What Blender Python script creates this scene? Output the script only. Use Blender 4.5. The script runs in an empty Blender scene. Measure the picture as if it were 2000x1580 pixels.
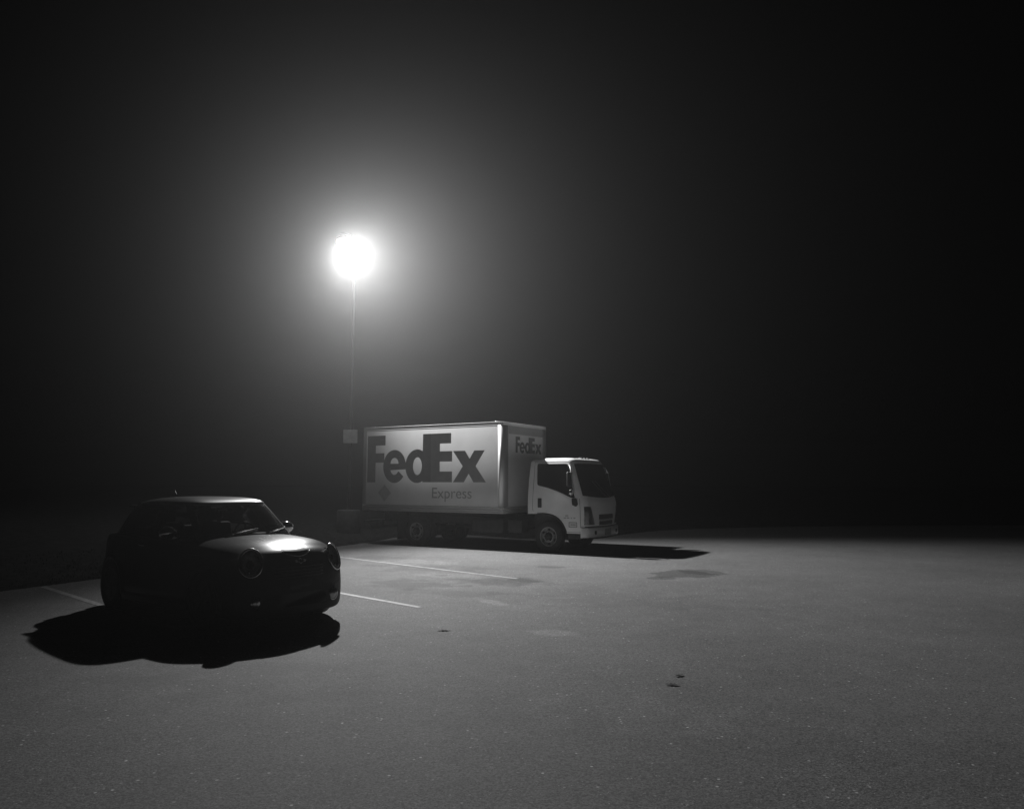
import bpy, bmesh, math, random
from mathutils import Vector, Matrix
from mathutils.bvhtree import BVHTree
random.seed(7)
R = math.radians
sc = bpy.context.scene
col = sc.collection

# ------------------------------------------------------------------ camera
CAM_H = 1.739
cd = bpy.data.cameras.new("camera")
cam = bpy.data.objects.new("camera", cd); col.objects.link(cam)
cd.sensor_fit = 'HORIZONTAL'; cd.sensor_width = 36.0; cd.lens = 36.0 * 1500.0 / 2000.0
cd.clip_start = 0.05; cd.clip_end = 2000.0
pitch, roll = R(5.865), R(0.129)
Fv = Vector((0, math.cos(pitch), math.sin(pitch))); Uv = Vector((0, -math.sin(pitch), math.cos(pitch))); Rv = Vector((1, 0, 0))
R2 = Rv * math.cos(roll) + Uv * math.sin(roll); U2 = Uv * math.cos(roll) - Rv * math.sin(roll)
cam.matrix_world = Matrix(((R2.x, U2.x, -Fv.x, 0), (R2.y, U2.y, -Fv.y, 0), (R2.z, U2.z, -Fv.z, CAM_H), (0, 0, 0, 1)))
sc.camera = cam

# ------------------------------------------------------------------ world: an overcast, moonless night
w = bpy.data.worlds.new("World"); sc.world = w; w.use_nodes = True
bg = w.node_tree.nodes["Background"]
bg.inputs[0].default_value = (1, 1, 1, 1); bg.inputs[1].default_value = 0.00025

# ------------------------------------------------------------------ exposure / render
sc.view_settings.view_transform = 'Standard'; sc.view_settings.look = 'None'
sc.view_settings.exposure = 0.0; sc.view_settings.gamma = 1.0
cy = sc.cycles
cy.max_bounces = 6; cy.diffuse_bounces = 4; cy.glossy_bounces = 4; cy.transmission_bounces = 4
cy.volume_bounces = 0; cy.transparent_max_bounces = 12
cy.use_denoising = True
cy.sample_clamp_indirect = 4.0; cy.blur_glossy = 0.2
try: cy.denoising_prefilter = 'ACCURATE'
except Exception: pass

# lamp numbers (the lamp itself is built further down with its pole)
LAMP = Vector((-5.23, 23.42, 9.05))   # centre of the glowing bowl
LAMP_MAIN = 14500.0      # watts of the main beam
LAMP_SPILL = 600.0      # watts that leak out in all directions
BEAM_AIM = Vector((6.0, 12.2, 0.0))
HAZE_DENSITY = 0.0018
HAZE_ANISO = 0.80

# ------------------------------------------------------------------ helpers
def tag(o, label=None, cat=None, group=None, kind=None):
    if label: o['label'] = label
    if cat: o['category'] = cat
    if group: o['group'] = group
    if kind: o['kind'] = kind
    return o
def empty(name, loc, rz=0.0):
    o = bpy.data.objects.new(name, None); col.objects.link(o)
    o.location = loc; o.rotation_euler = (0, 0, rz); o.empty_display_size = 0.3
    return o
def link_mesh(name, me, mat, parent=None, smooth=False):
    o = bpy.data.objects.new(name, me); col.objects.link(o)
    if mat:
        for m in (mat if isinstance(mat, (list, tuple)) else [mat]): me.materials.append(m)
    if smooth:
        for p in me.polygons: p.use_smooth = True
    if parent: o.parent = parent
    return o
def bm_obj(name, bm, mat, parent=None, smooth=False, sharp=None):
    bmesh.ops.recalc_face_normals(bm, faces=bm.faces)
    me = bpy.data.meshes.new(name); bm.to_mesh(me); bm.free()
    o = link_mesh(name, me, mat, parent, smooth)
    if sharp is not None:
        try: me.set_sharp_from_angle(angle=R(sharp))
        except Exception: pass
    return o
def box(bm, lo, hi, bev=0.0, seg=2, mi=0, rot=None, piv=None):
    r = bmesh.ops.create_cube(bm, size=1.0)
    vs = r['verts']
    c = [(a + b) / 2 for a, b in zip(lo, hi)]; s = [b - a for a, b in zip(lo, hi)]
    for v in vs: v.co = Vector((v.co.x * s[0] + c[0], v.co.y * s[1] + c[1], v.co.z * s[2] + c[2]))
    fs = list({f for v in vs for f in v.link_faces})
    for f in fs: f.material_index = mi
    if bev > 0:
        es = list({e for v in vs for e in v.link_edges})
        rr = bmesh.ops.bevel(bm, geom=es, offset=bev, segments=seg, affect='EDGES', profile=0.5)
        vs = list({v for f in rr['faces'] for v in f.verts} | {v for v in vs if v.is_valid})
    if rot is not None:
        p = Vector(piv if piv else c)
        for v in vs: v.co = p + rot @ (v.co - p)
    return vs
def tube(bm, pts, r, n=8, cap=True):
    pts = [Vector(p) for p in pts]; rings = []
    for i, p in enumerate(pts):
        t = (pts[min(i + 1, len(pts) - 1)] - pts[max(i - 1, 0)]).normalized()
        a = Vector((0, 0, 1)) if abs(t.z) < .9 else Vector((1, 0, 0))
        u = t.cross(a).normalized(); v = t.cross(u)
        rad = r[i] if isinstance(r, (list, tuple)) else r
        rings.append([bm.verts.new(p + (u * math.cos(k * 2 * math.pi / n) + v * math.sin(k * 2 * math.pi / n)) * rad) for k in range(n)])
    for a, b in zip(rings, rings[1:]):
        for k in range(n): bm.faces.new((a[k], a[(k + 1) % n], b[(k + 1) % n], b[k]))
    if cap: bm.faces.new(rings[0]); bm.faces.new(rings[-1][::-1])
def lathe(bm, prof, n=48, axis='y', at=(0, 0, 0), closed=False):
    """prof: list of (radius, offset along axis)"""
    at = Vector(at); rings = []
    for r_, h in prof:
        ring = []
        for k in range(n):
            a = 2 * math.pi * k / n; c, s = math.cos(a) * r_, math.sin(a) * r_
            ring.append(bm.verts.new(at + (Vector((c, h, s)) if axis == 'y' else Vector((c, s, h)) if axis == 'z' else Vector((h, c, s)))))
        rings.append(ring)
    prs = list(zip(rings, rings[1:]))
    if closed: prs.append((rings[-1], rings[0]))
    for a, b in prs:
        for k in range(n): bm.faces.new((a[k], a[(k + 1) % n], b[(k + 1) % n], b[k]))
    return rings
def loft(bm, rings, closed=True, cap0=True, cap1=True):
    vr = [[bm.verts.new(p) for p in r_] for r_ in rings]
    n = len(vr[0])
    for a, b in zip(vr, vr[1:]):
        for k in range(n if closed else n - 1): bm.faces.new((a[k], a[(k + 1) % n], b[(k + 1) % n], b[k]))
    if cap0: bm.faces.new(vr[0][::-1])
    if cap1: bm.faces.new(vr[-1])
    return vr
def catmull(pts, n):
    """dense Catmull-Rom through a list of tuples, n samples per span"""
    out = []; m = len(pts)
    for i in range(m - 1):
        p0 = pts[max(i - 1, 0)]; p1 = pts[i]; p2 = pts[i + 1]; p3 = pts[min(i + 2, m - 1)]
        for k in range(n):
            t = k / n; t2 = t * t; t3 = t2 * t
            out.append(tuple(0.5 * ((2 * b) + (-a + c) * t + (2 * a - 5 * b + 4 * c - d) * t2 + (-a + 3 * b - 3 * c + d) * t3) for a, b, c, d in zip(p0, p1, p2, p3)))
    out.append(tuple(pts[-1])); return out
def interp(tab, z):
    if z <= tab[0][0]: return tab[0][1:]
    for a, b in zip(tab, tab[1:]):
        if z <= b[0]:
            t = (z - a[0]) / (b[0] - a[0]); return tuple(p + (q - p) * t for p, q in zip(a[1:], b[1:]))
    return tab[-1][1:]
def flat_mesh(polys, thick):
    """fill 2-D closed outlines (holes allowed) -> mesh data in the xy plane"""
    cu = bpy.data.curves.new("outline", 'CURVE'); cu.dimensions = '2D'; cu.fill_mode = 'BOTH'; cu.extrude = thick
    for P in polys:
        s = cu.splines.new('POLY'); s.points.add(len(P) - 1); s.use_cyclic_u = True
        for q, (x, y) in zip(s.points, P): q.co = (x, y, 0, 1)
    o = bpy.data.objects.new("outline", cu); col.objects.link(o)
    bpy.context.view_layer.update()
    me = bpy.data.meshes.new_from_object(o.evaluated_get(bpy.context.evaluated_depsgraph_get()))
    bpy.data.objects.remove(o); bpy.data.curves.remove(cu)
    return me
def text_mesh(body, thick):
    cu = bpy.data.curves.new("words", 'FONT'); cu.body = body; cu.extrude = thick; cu.size = 1.0
    o = bpy.data.objects.new("words", cu); col.objects.link(o); bpy.context.view_layer.update()
    me = bpy.data.meshes.new_from_object(o.evaluated_get(bpy.context.evaluated_depsgraph_get()))
    bpy.data.objects.remove(o); bpy.data.curves.remove(cu)
    return me
def bool_cut(o, cutter_bm):
    bmesh.ops.recalc_face_normals(cutter_bm, faces=cutter_bm.faces)
    me = bpy.data.meshes.new("cut"); cutter_bm.to_mesh(me); cutter_bm.free()
    c = bpy.data.objects.new("cut", me); col.objects.link(c); c.parent = o.parent
    md = o.modifiers.new("b", 'BOOLEAN'); md.operation = 'DIFFERENCE'; md.solver = 'EXACT'; md.object = c
    bpy.context.view_layer.update()
    nm = bpy.data.meshes.new_from_object(o.evaluated_get(bpy.context.evaluated_depsgraph_get()))
    o.modifiers.clear(); old = o.data; o.data = nm; bpy.data.meshes.remove(old)
    bpy.data.objects.remove(c); bpy.data.meshes.remove(me)
def ell(cx, cy, rx, ry, a0=0, a1=360, n=40):
    return [(cx + rx * math.cos(R(a0 + (a1 - a0) * k / n)), cy + ry * math.sin(R(a0 + (a1 - a0) * k / n))) for k in range(n + (0 if abs(a1 - a0) == 360 else 1))]

# ------------------------------------------------------------------ materials
def mat(name, c, rough=0.6, metal=0.0, spec=0.5, coat=0.0, noise=0.0, nscale=8.0, bump=0.0, bscale=60.0, rvar=0.0):
    m = bpy.data.materials.new(name); m.use_nodes = True; nt = m.node_tree; b = nt.nodes["Principled BSDF"]
    cc = (c, c, c, 1) if not isinstance(c, tuple) else (*c, 1)
    b.inputs["Base Color"].default_value = cc; b.inputs["Roughness"].default_value = rough
    b.inputs["Metallic"].default_value = metal; b.inputs["Specular IOR Level"].default_value = spec
    b.inputs["Coat Weight"].default_value = coat; b.inputs["Coat Roughness"].default_value = 0.06
    tc = nt.nodes.new("ShaderNodeTexCoord")
    if noise > 0 or rvar > 0:
        n = nt.nodes.new("ShaderNodeTexNoise"); n.inputs["Scale"].default_value = nscale; n.inputs["Detail"].default_value = 6
        nt.links.new(tc.outputs["Object"], n.inputs["Vector"])
        if noise > 0:
            mr = nt.nodes.new("ShaderNodeMapRange"); mr.inputs["From Min"].default_value = .3; mr.inputs["From Max"].default_value = .7
            mr.inputs["To Min"].default_value = 1 - noise; mr.inputs["To Max"].default_value = 1 + noise
            nt.links.new(n.outputs[0], mr.inputs["Value"])
            mx = nt.nodes.new("ShaderNodeVectorMath"); mx.operation = 'SCALE'; mx.inputs[0].default_value = cc[:3]
            nt.links.new(mr.outputs[0], mx.inputs["Scale"]); nt.links.new(mx.outputs[0], b.inputs["Base Color"])
        if rvar > 0:
            m2 = nt.nodes.new("ShaderNodeMapRange"); m2.inputs["From Min"].default_value = .3; m2.inputs["From Max"].default_value = .7
            m2.inputs["To Min"].default_value = max(.02, rough - rvar); m2.inputs["To Max"].default_value = rough + rvar
            nt.links.new(n.outputs[0], m2.inputs["Value"]); nt.links.new(m2.outputs[0], b.inputs["Roughness"])
    if bump > 0:
        n2 = nt.nodes.new("ShaderNodeTexNoise"); n2.inputs["Scale"].default_value = bscale; n2.inputs["Detail"].default_value = 4
        nt.links.new(tc.outputs["Object"], n2.inputs["Vector"])
        bp = nt.nodes.new("ShaderNodeBump"); bp.inputs["Strength"].default_value = bump; bp.inputs["Distance"].default_value = .01
        nt.links.new(n2.outputs[0], bp.inputs["Height"]); nt.links.new(bp.outputs[0], b.inputs["Normal"])
    return m
def glass_mat(name, clear, rough=0.02):
    m = bpy.data.materials.new(name); m.use_nodes = True; nt = m.node_tree
    for n in list(nt.nodes): nt.nodes.remove(n)
    out = nt.nodes.new("ShaderNodeOutputMaterial"); mx = nt.nodes.new("ShaderNodeMixShader")
    tr = nt.nodes.new("ShaderNodeBsdfTransparent"); tr.inputs[0].default_value = (clear, clear, clear, 1)
    gl = nt.nodes.new("ShaderNodeBsdfGlossy"); gl.inputs["Roughness"].default_value = rough; gl.inputs[0].default_value = (.95, .95, .95, 1)
    fr = nt.nodes.new("ShaderNodeFresnel"); fr.inputs[0].default_value = 1.5
    nt.links.new(fr.outputs[0], mx.inputs[0]); nt.links.new(tr.outputs[0], mx.inputs[1]); nt.links.new(gl.outputs[0], mx.inputs[2])
    nt.links.new(mx.outputs[0], out.inputs[0]); return m
def emit_mat(name, strength):
    m = bpy.data.materials.new(name); m.use_nodes = True; nt = m.node_tree; b = nt.nodes["Principled BSDF"]
    b.inputs["Base Color"].default_value = (.8, .8, .8, 1)
    b.inputs["Emission Color"].default_value = (1, 1, 1, 1); b.inputs["Emission Strength"].default_value = strength
    return m
white_paint = mat("white_paint", .88, .32, coat=.3, noise=.05, nscale=3, rvar=.05)
panel_white = mat("panel_white", .86, .38, spec=.5, noise=.06, nscale=1.6, rvar=.06)
front_white = mat("front_panel_white", .8, .42, noise=.08, nscale=2.2, rvar=.05)
alu = mat("aluminium", .62, .42, metal=.5, noise=.04, nscale=2, rvar=.02)
steel_dark = mat("dark_steel", .035, .6, metal=.2, noise=.3, nscale=6)
rubber = mat("rubber", .025, .8, noise=.2, nscale=20)
trim = mat("black_trim", .018, .5, noise=.2, nscale=15)
truck_rim = mat("truck_rim", .30, .5, metal=.2, noise=.18, nscale=14)
chrome = mat("chrome", .75, .10, metal=1.0, noise=.04, nscale=9)
chrome_soft = mat("brushed_chrome", .75, .24, metal=1.0, noise=.04, nscale=9)
letter_dark = mat("letter_dark", .26, .4, noise=.07, nscale=4)
letter_mid = mat("letter_mid", .32, .4, noise=.07, nscale=4)
letter_grey = mat("letter_grey", .40, .4, noise=.07, nscale=4)
truck_glass = mat("truck_glass", .006, .03, spec=.6, noise=.2, nscale=3)
lens_glass = glass_mat("lens_glass", .85)
tint_glass = glass_mat("tint_glass", .38, .015)
clear_glass = glass_mat("clear_glass", .6, .01)
lamp_shell = mat("lamp_reflector", .5, .2, metal=.9, noise=.1)
car_paint = mat("car_paint", .05, .27, metal=.05, spec=.06, coat=.10, noise=.05, nscale=40, bump=.015, bscale=900)
car_roof = mat("car_roof_paint", .12, .32, metal=.4, coat=.6, noise=.05, nscale=40)
cabin = mat("cabin_black", .012, .7, noise=.2)
cabin_light = mat("cabin_grey", .09, .6, noise=.2)
sliver = mat("sliver", .7, .6, noise=.05)
concrete = mat("concrete", .055, .85, noise=.25, nscale=5, bump=.4, bscale=30)
pole_paint = mat("pole_paint", .012, .8, metal=.0, spec=.15, noise=.15, nscale=4)
sign_face = mat("sign_face", .25, .4, noise=.15, nscale=6)
line_base = None

# ------------------------------------------------------------------ ground
VERGE = [(-17, -6.0), (-12.2, 3.6), (-9.6, 9.4), (-8.19, 12.54), (-7.5, 14.2), (-6.5, 17.0), (-4.96, 20.97), (-4.1, 23.3), (-3.75, 24.9), (-3.0, 26.3), (-1.5, 26.3), (0.2, 24.7), (1.8, 24.1), (2.9, 25.0), (4.0, 27.0), (5.9, 29.3), (8.6, 30.8), (12.7, 32.0), (22, 33.3), (45, 35.5), (150, 44)]
def asphalt_material():
    m = bpy.data.materials.new("asphalt"); m.use_nodes = True; nt = m.node_tree; N = nt.nodes; L = nt.links
    b = N["Principled BSDF"]; g = N.new("ShaderNodeNewGeometry")
    def noise(scale, detail=5, rough=.6, vec=None):
        n = N.new("ShaderNodeTexNoise"); n.inputs["Scale"].default_value = scale; n.inputs["Detail"].default_value = detail; n.inputs["Roughness"].default_value = rough
        L.new(vec or g.outputs["Position"], n.inputs["Vector"]); return n.outputs[0]
    def mrange(v, a, b_, c, d, smooth=False):
        r = N.new("ShaderNodeMapRange"); r.inputs[1].default_value = a; r.inputs[2].default_value = b_; r.inputs[3].default_value = c; r.inputs[4].default_value = d
        if smooth: r.interpolation_type = 'SMOOTHSTEP'
        L.new(v, r.inputs[0]); return r.outputs[0]
    def mul(a, b_):
        x = N.new("ShaderNodeMath"); x.operation = 'MULTIPLY'
        for i, q in ((0, a), (1, b_)):
            if isinstance(q, (int, float)): x.inputs[i].default_value = q
            else: L.new(q, x.inputs[i])
        return x.outputs[0]
    def add(a, b_, op='ADD'):
        x = N.new("ShaderNodeMath"); x.operation = op
        for i, q in ((0, a), (1, b_)):
            if isinstance(q, (int, float)): x.inputs[i].default_value = q
            else: L.new(q, x.inputs[i])
        return x.outputs[0]
    base = mul(mrange(noise(.35, 6), .3, .7, .84, 1.14), mrange(noise(2.2, 6, .65), .3, .7, .90, 1.10))
    # aggregate: fine stones, plus lamp glints painted in as pale, bright ones
    vo = N.new("ShaderNodeTexVoronoi"); vo.inputs["Scale"].default_value = 95; L.new(g.outputs["Position"], vo.inputs["Vector"])
    sep = N.new("ShaderNodeSeparateColor"); L.new(vo.outputs["Color"], sep.inputs[0])
    stones = mrange(sep.outputs[0], 0, 1, .55, 1.45)
    pale = mrange(sep.outputs[1], .985, 1.0, 0, 1)
    near = mrange(vo.outputs["Distance"], .25, .55, 1, 0)
    base = mul(base, stones); base = mul(base, mrange(noise(28, 3), .3, .7, .9, 1.1))
    base = add(base, mul(mul(pale, near), 2.6))
    vb = N.new("ShaderNodeTexVoronoi"); vb.inputs["Scale"].default_value = 26; L.new(g.outputs["Position"], vb.inputs["Vector"])
    sb = N.new("ShaderNodeSeparateColor"); L.new(vb.outputs["Color"], sb.inputs[0])
    glint_chips = mul(mrange(sb.outputs[0], .90, .96, 0, 1), mrange(vb.outputs["Distance"], .16, .30, 1, 0))
    base = add(base, mul(glint_chips, mrange(sb.outputs[1], 0, 1, .3, 4.0)))
    # damp stains and other darker or paler patches, with their own outlines: (x, y, rx, ry, angle, strength, raggedness)
    spots = [(3.32, 15.15, .66, .62, 25, -.42, .22), (2.80, 14.5, .30, .22, 10, -.38, .15), (3.80, 15.5, .42, .5, 20, -.34, .2),
             (-.36, 13.97, 1.0, .50, -14, -.30, .35), (-1.57, 16.0, 1.1, .7, -24, -.18, .5), (.81, 16.37, .42, .20, -15, -.28, .2), (.15, 14.2, .45, .4, 0, -.22, .3),
             (-2.0, 17.2, 1.0, .5, -30, .22, .5), (-1.25, 14.9, .9, .45, -38, .20, .5), (-.31, 11.59, .52, .15, -60, .50, .2), (.46, 9.24, .32, .18, -20, .28, .25),
             (-1.8, 13.6, .8, .5, -36, -.22, .4), (-3.0, 18.3, .6, .5, 0, -.18, .3), (-1.0, 12.5, .8, .4, -26, -.16, .4), (1.9, 12.0, 1.6, 1.0, -20, -.08, .5), (-2.4, 7.0, 1.2, .7, 10, -.10, .5), (.9, 6.2, .9, .5, -30, .08, .5)]
    wob = N.new("ShaderNodeTexNoise"); wob.inputs["Scale"].default_value = 1.9; wob.inputs["Detail"].default_value = 5; L.new(g.outputs["Position"], wob.inputs["Vector"])
    for sx, sy, rx, ry, an, st, rag in spots:
        mp = N.new("ShaderNodeMapping"); mp.vector_type = 'TEXTURE'; mp.inputs["Location"].default_value = (sx, sy, 0); mp.inputs["Rotation"].default_value = (0, 0, R(an)); mp.inputs["Scale"].default_value = (rx, ry, 1e3)
        L.new(g.outputs["Position"], mp.inputs["Vector"])
        ln = N.new("ShaderNodeVectorMath"); ln.operation = 'LENGTH'; L.new(mp.outputs[0], ln.inputs[0])
        d = add(ln.outputs["Value"], mul(add(wob.outputs[0], -.5), rag * 9))
        soft = .10 if st < -.3 else .45
        mk = mrange(d, 1 - soft, 1 + soft * .5, 1, 0, True)
        base = mul(base, add(1.0, mul(mk, st * (1.45 if abs(st) < .32 else 1.1))))
    # cracks sealed long ago
    al = mul(base, ASPHALT_ALBEDO)
    cb = N.new("ShaderNodeCombineColor")
    for i in range(3): L.new(al, cb.inputs[i])
    L.new(cb.outputs[0], b.inputs["Base Color"])
    b.inputs["Roughness"].default_value = .82; b.inputs["Specular IOR Level"].default_value = .30
    bp = N.new("ShaderNodeBump"); bp.inputs["Strength"].default_value = .55; bp.inputs["Distance"].default_value = .006
    L.new(add(sep.outputs[2], noise(60, 3)), bp.inputs["Height"]); L.new(bp.outputs[0], b.inputs["Normal"])
    return m
ASPHALT_ALBEDO = 0.15
asphalt = asphalt_material()
bm = bmesh.new()
vs = [bm.verts.new(p) for p in ((-150, -60, 0), (150, -60, 0), (150, 170, 0), (-150, 170, 0))]
bm.faces.new(vs)
tag(bm_obj("parking_lot_ground", bm, asphalt), kind='structure')

# grass verge that rises gently from the edge of the asphalt
soil = mat("verge_soil", .022, .95, spec=.1, noise=.5, nscale=5, bump=.9, bscale=14)
bm = bmesh.new()
edge = catmull([(x, y) for x, y in VERGE], 14)
rows = []
offs = [(0, -.02), (.05, .03), (.35, .06), (1.2, .10), (4, .22), (12, .5), (40, 1.0), (130, 1.2)]
for (o_, h_) in offs:
    row = []
    for i, (x, y) in enumerate(edge):
        a = edge[max(i - 1, 0)]; b2 = edge[min(i + 1, len(edge) - 1)]
        t = Vector((b2[0] - a[0], b2[1] - a[1])).normalized(); n = Vector((-t.y, t.x))
        jit = (random.random() - .5) * .05 if o_ < .1 else 0
        nn = n.lerp(Vector((-.35, .94)), min(1, max(0, o_ - .05) / 1.2)).normalized() * (o_ + jit)
        row.append(bm.verts.new((x + nn.x, y + nn.y, h_ + (random.random() - .5) * (.03 if 0 < o_ < 5 else 0))))
    rows.append(row)
for a, b2 in zip(rows, rows[1:]):
    for k in range(len(a) - 1): bm.faces.new((a[k], a[k + 1], b2[k + 1], b2[k]))
tag(bm_obj("verge_ground", bm, soil, smooth=True), kind='structure')

# grass blades on the verge near the asphalt
grass_m = mat("grass_blade", .03, .7, spec=.2, noise=.4, nscale=3)
verts = []; faces = []
for _ in range(26000):
    i = int(random.random() ** 1.0 * (len(edge) - 45)) + 8; u = random.random()
    x = edge[i][0] * (1 - u) + edge[i + 1][0] * u; y = edge[i][1] * (1 - u) + edge[i + 1][1] * u
    a = edge[i]; b2 = edge[i + 1]; t = Vector((b2[0] - a[0], b2[1] - a[1])).normalized(); n = Vector((-t.y, t.x))
    o_ = (random.random() ** 2.2) * 4.5 - .03; n = n.lerp(Vector((-.35, .94)), min(1, max(0, o_ - .05) / 1.2)).normalized(); x += n.x * o_; y += n.y * o_
    if abs(x + 5.24) < .45 and abs(y - 24.9) < .45: continue
    z = 0.0 + min(.03, o_) if o_ < .05 else (.03 + (min(o_, .35) - .05) * .1 if o_ < .35 else .06 + (o_ - .35) * .045)
    h = .015 + random.random() * .035; an = random.random() * 6.28; wv = .004 + random.random() * .004
    lx, ly = (random.random() - .5) * .07, (random.random() - .5) * .07
    c, s = math.cos(an) * wv, math.sin(an) * wv; k = len(verts)
    verts += [(x - c, y - s, z - .01), (x + c, y + s, z - .01), (x + lx, y + ly, z + h)]; faces.append((k, k + 1, k + 2))
me = bpy.data.meshes.new("verge_grass"); me.from_pydata(verts, [], faces)
tag(link_mesh("verge_grass", me, grass_m), "short dark grass growing along the edge of the parking lot", "grass", kind='stuff')

# painted stall lines
def line_material():
    m = bpy.data.materials.new("worn_line_paint"); m.use_nodes = True; nt = m.node_tree; N = nt.nodes; L = nt.links; b = N["Principled BSDF"]
    b.inputs["Roughness"].default_value = .7
    g = N.new("ShaderNodeNewGeometry"); n = N.new("ShaderNodeTexNoise"); n.inputs["Scale"].default_value = 9; n.inputs["Detail"].default_value = 7; n.inputs["Roughness"].default_value = .7
    L.new(g.outputs["Position"], n.inputs["Vector"])
    r = N.new("ShaderNodeValToRGB"); r.color_ramp.elements[0].position = .36; r.color_ramp.elements[0].color = (.17, .17, .17, 1); r.color_ramp.elements[1].position = .62; r.color_ramp.elements[1].color = (.40, .40, .40, 1)
    L.new(n.outputs[0], r.inputs[0]); L.new(r.outputs[0], b.inputs["Base Color"]); return m
line_m = line_material()
th = R(-44.158); ld = Vector((math.cos(th), math.sin(th))); lnrm = Vector((-ld.y, ld.x))
for x1, y1, length in ((.10, 14.35, 7.7), (-1.29, 11.05, 7.6), (-3.95, 9.33, 5.45)):
    bm = bmesh.new(); n = 60; hw = .05; prev = None
    for k in range(n + 1):
        p = Vector((x1, y1)) - ld * (length * k / n)
        j1, j2 = (random.random() - .5) * .008, (random.random() - .5) * .008
        a = bm.verts.new((p.x + lnrm.x * (hw + j1), p.y + lnrm.y * (hw + j1), .004)); b2 = bm.verts.new((p.x - lnrm.x * (hw + j2), p.y - lnrm.y * (hw + j2), .004))
        if prev: bm.faces.new((prev[0], prev[1], b2, a))
        prev = (a, b2)
    tag(bm_obj("stall_line", bm, line_m), kind='structure')

# fallen leaves
leaf_m = mat("dead_leaf", .03, .7, noise=.4, nscale=30)
for (x, y, s, a, lab) in ((-.80, 9.35, .085, 10, "small dark leaf on the asphalt in front of the dark car, apart from the others"),
                          (1.53, 7.2, .055, 40, "small dark leaf on the asphalt, the farther of the two lying close together"),
                          (1.40, 6.88, .065, -15, "larger dark leaf on the asphalt, the nearer of the two lying close together")):
    bm = bmesh.new(); out = []
    prof = [(-1, .02), (-.8, .28), (-.45, .2), (-.3, .55), (0, .34), (.2, .48), (.55, .25), (.75, .2), (1, .0)]
    top = [(u, v) for u, v in prof]; bot = [(u, -v * (.8 + .3 * random.random())) for u, v in prof[1:-1]][::-1]
    rt = Matrix.Rotation(R(a), 3, 'Z')
    ring = [bm.verts.new(rt @ Vector((u * s, v * s, .006 + .25 * s * (abs(v) ** 1.2) + .05 * s * u * u))) for u, v in top + bot]
    c = bm.verts.new((0, 0, .005))
    for k in range(len(ring)): bm.faces.new((ring[k], ring[(k + 1) % len(ring)], c))
    o = bm_obj("fallen_leaf", bm, leaf_m); o.location = (x, y, 0)
    so = o.modifiers.new("thickness", 'SOLIDIFY'); so.thickness = .001
    tag(o, lab, "leaf", "fallen leaves on the asphalt")

# ------------------------------------------------------------------ lamp post with its light
PX, PY = -5.24, 24.9
post = empty("lamp_post", (PX, PY, 0)); tag(post, "tall lamp post with a glaring light, standing on a round concrete base in the fog", "lamp post")
bm = bmesh.new(); lathe(bm, [(.36, -.05), (.37, .30), (.37, .84), (.35, .88), (.12, .90)], n=36, axis='z')
bm_obj("concrete_base", bm, concrete, post, smooth=True, sharp=35)
lz = LAMP.z + .20
bm = bmesh.new(); lathe(bm, [(.14, .88), (.14, .93), (.070, .94), (.062, 3.0), (.045, lz + .12), (.0, lz + .13)], n=20, axis='z')
bm_obj("pole", bm, pole_paint, post, smooth=True, sharp=40)
rel = LAMP - Vector((PX, PY, 0)); dirn = Vector((rel.x, rel.y, 0)).normalized()
ang = math.atan2(dirn.y, dirn.x)
rz = Matrix.Rotation(ang, 3, 'Z')
bm = bmesh.new(); tube(bm, [Vector((0, 0, lz + .05)), Vector((dirn.x * .6, dirn.y * .6, lz + .16)), Vector((dirn.x * (rel.to_2d().length - .25), dirn.y * (rel.to_2d().length - .25), lz + .14))], .035, 10)
bm_obj("arm", bm, pole_paint, post, smooth=True, sharp=40)
bm = bmesh.new()
prof = [(.0, .26), (.12, .25), (.2, .20), (.26, .10), (.275, .03), (.262, .03), (.24, .09), (.17, .18), (.0, .22)]
lathe(bm, prof, n=36, axis='z', at=(rel.x, rel.y, lz))
head = bm_obj("lamp_head", bm, pole_paint, post, smooth=True, sharp=40)
bm = bmesh.new()
prof = [(.25, .06), (.262, .02), (.26, -.05), (.23, -.13), (.17, -.19), (.09, -.225), (.0001, -.235)]
lathe(bm, prof, n=36, axis='z', at=(rel.x, rel.y, lz))
bm_obj("lamp_lens", bm, emit_mat("lit_lens", 24.0), head, smooth=True)
bm = bmesh.new(); box(bm, (-.225, -.012, 3.02), (.225, .006, 3.45), .004, 1)
for v in bm.verts: v.co = Matrix.Rotation(R(14), 3, 'Z') @ v.co + Vector((.02, -.11, 0))
sg = bm_obj("sign_plate", bm, sign_face, post)
for z in (3.1, 3.34):
    bm = bmesh.new(); box(bm, (-.02, -.10, z), (.02, 0, z + .04)); bm_obj("sign_bracket", bm, steel_dark, sg)
# its light: the down-and-out beam of the reflector and the spill through the bowl
lpos = Vector((LAMP.x, LAMP.y, LAMP.z - .12))
ld_ = bpy.data.lights.new("lamp_beam", 'SPOT'); ld_.energy = LAMP_MAIN; ld_.spot_size = R(96); ld_.spot_blend = 1.0; ld_.shadow_soft_size = .10
lo = bpy.data.objects.new("lamp_beam", ld_); col.objects.link(lo); lo.location = lpos - Vector((PX, PY, 0)); lo.parent = post
lo.rotation_euler = (BEAM_AIM - lpos).to_track_quat('-Z', 'Y').to_euler()
lp = bpy.data.lights.new("lamp_spill", 'POINT'); lp.energy = LAMP_SPILL; lp.shadow_soft_size = .10
lq = bpy.data.objects.new("lamp_spill", lp); col.objects.link(lq); lq.location = lo.location; lq.parent = post

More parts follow.
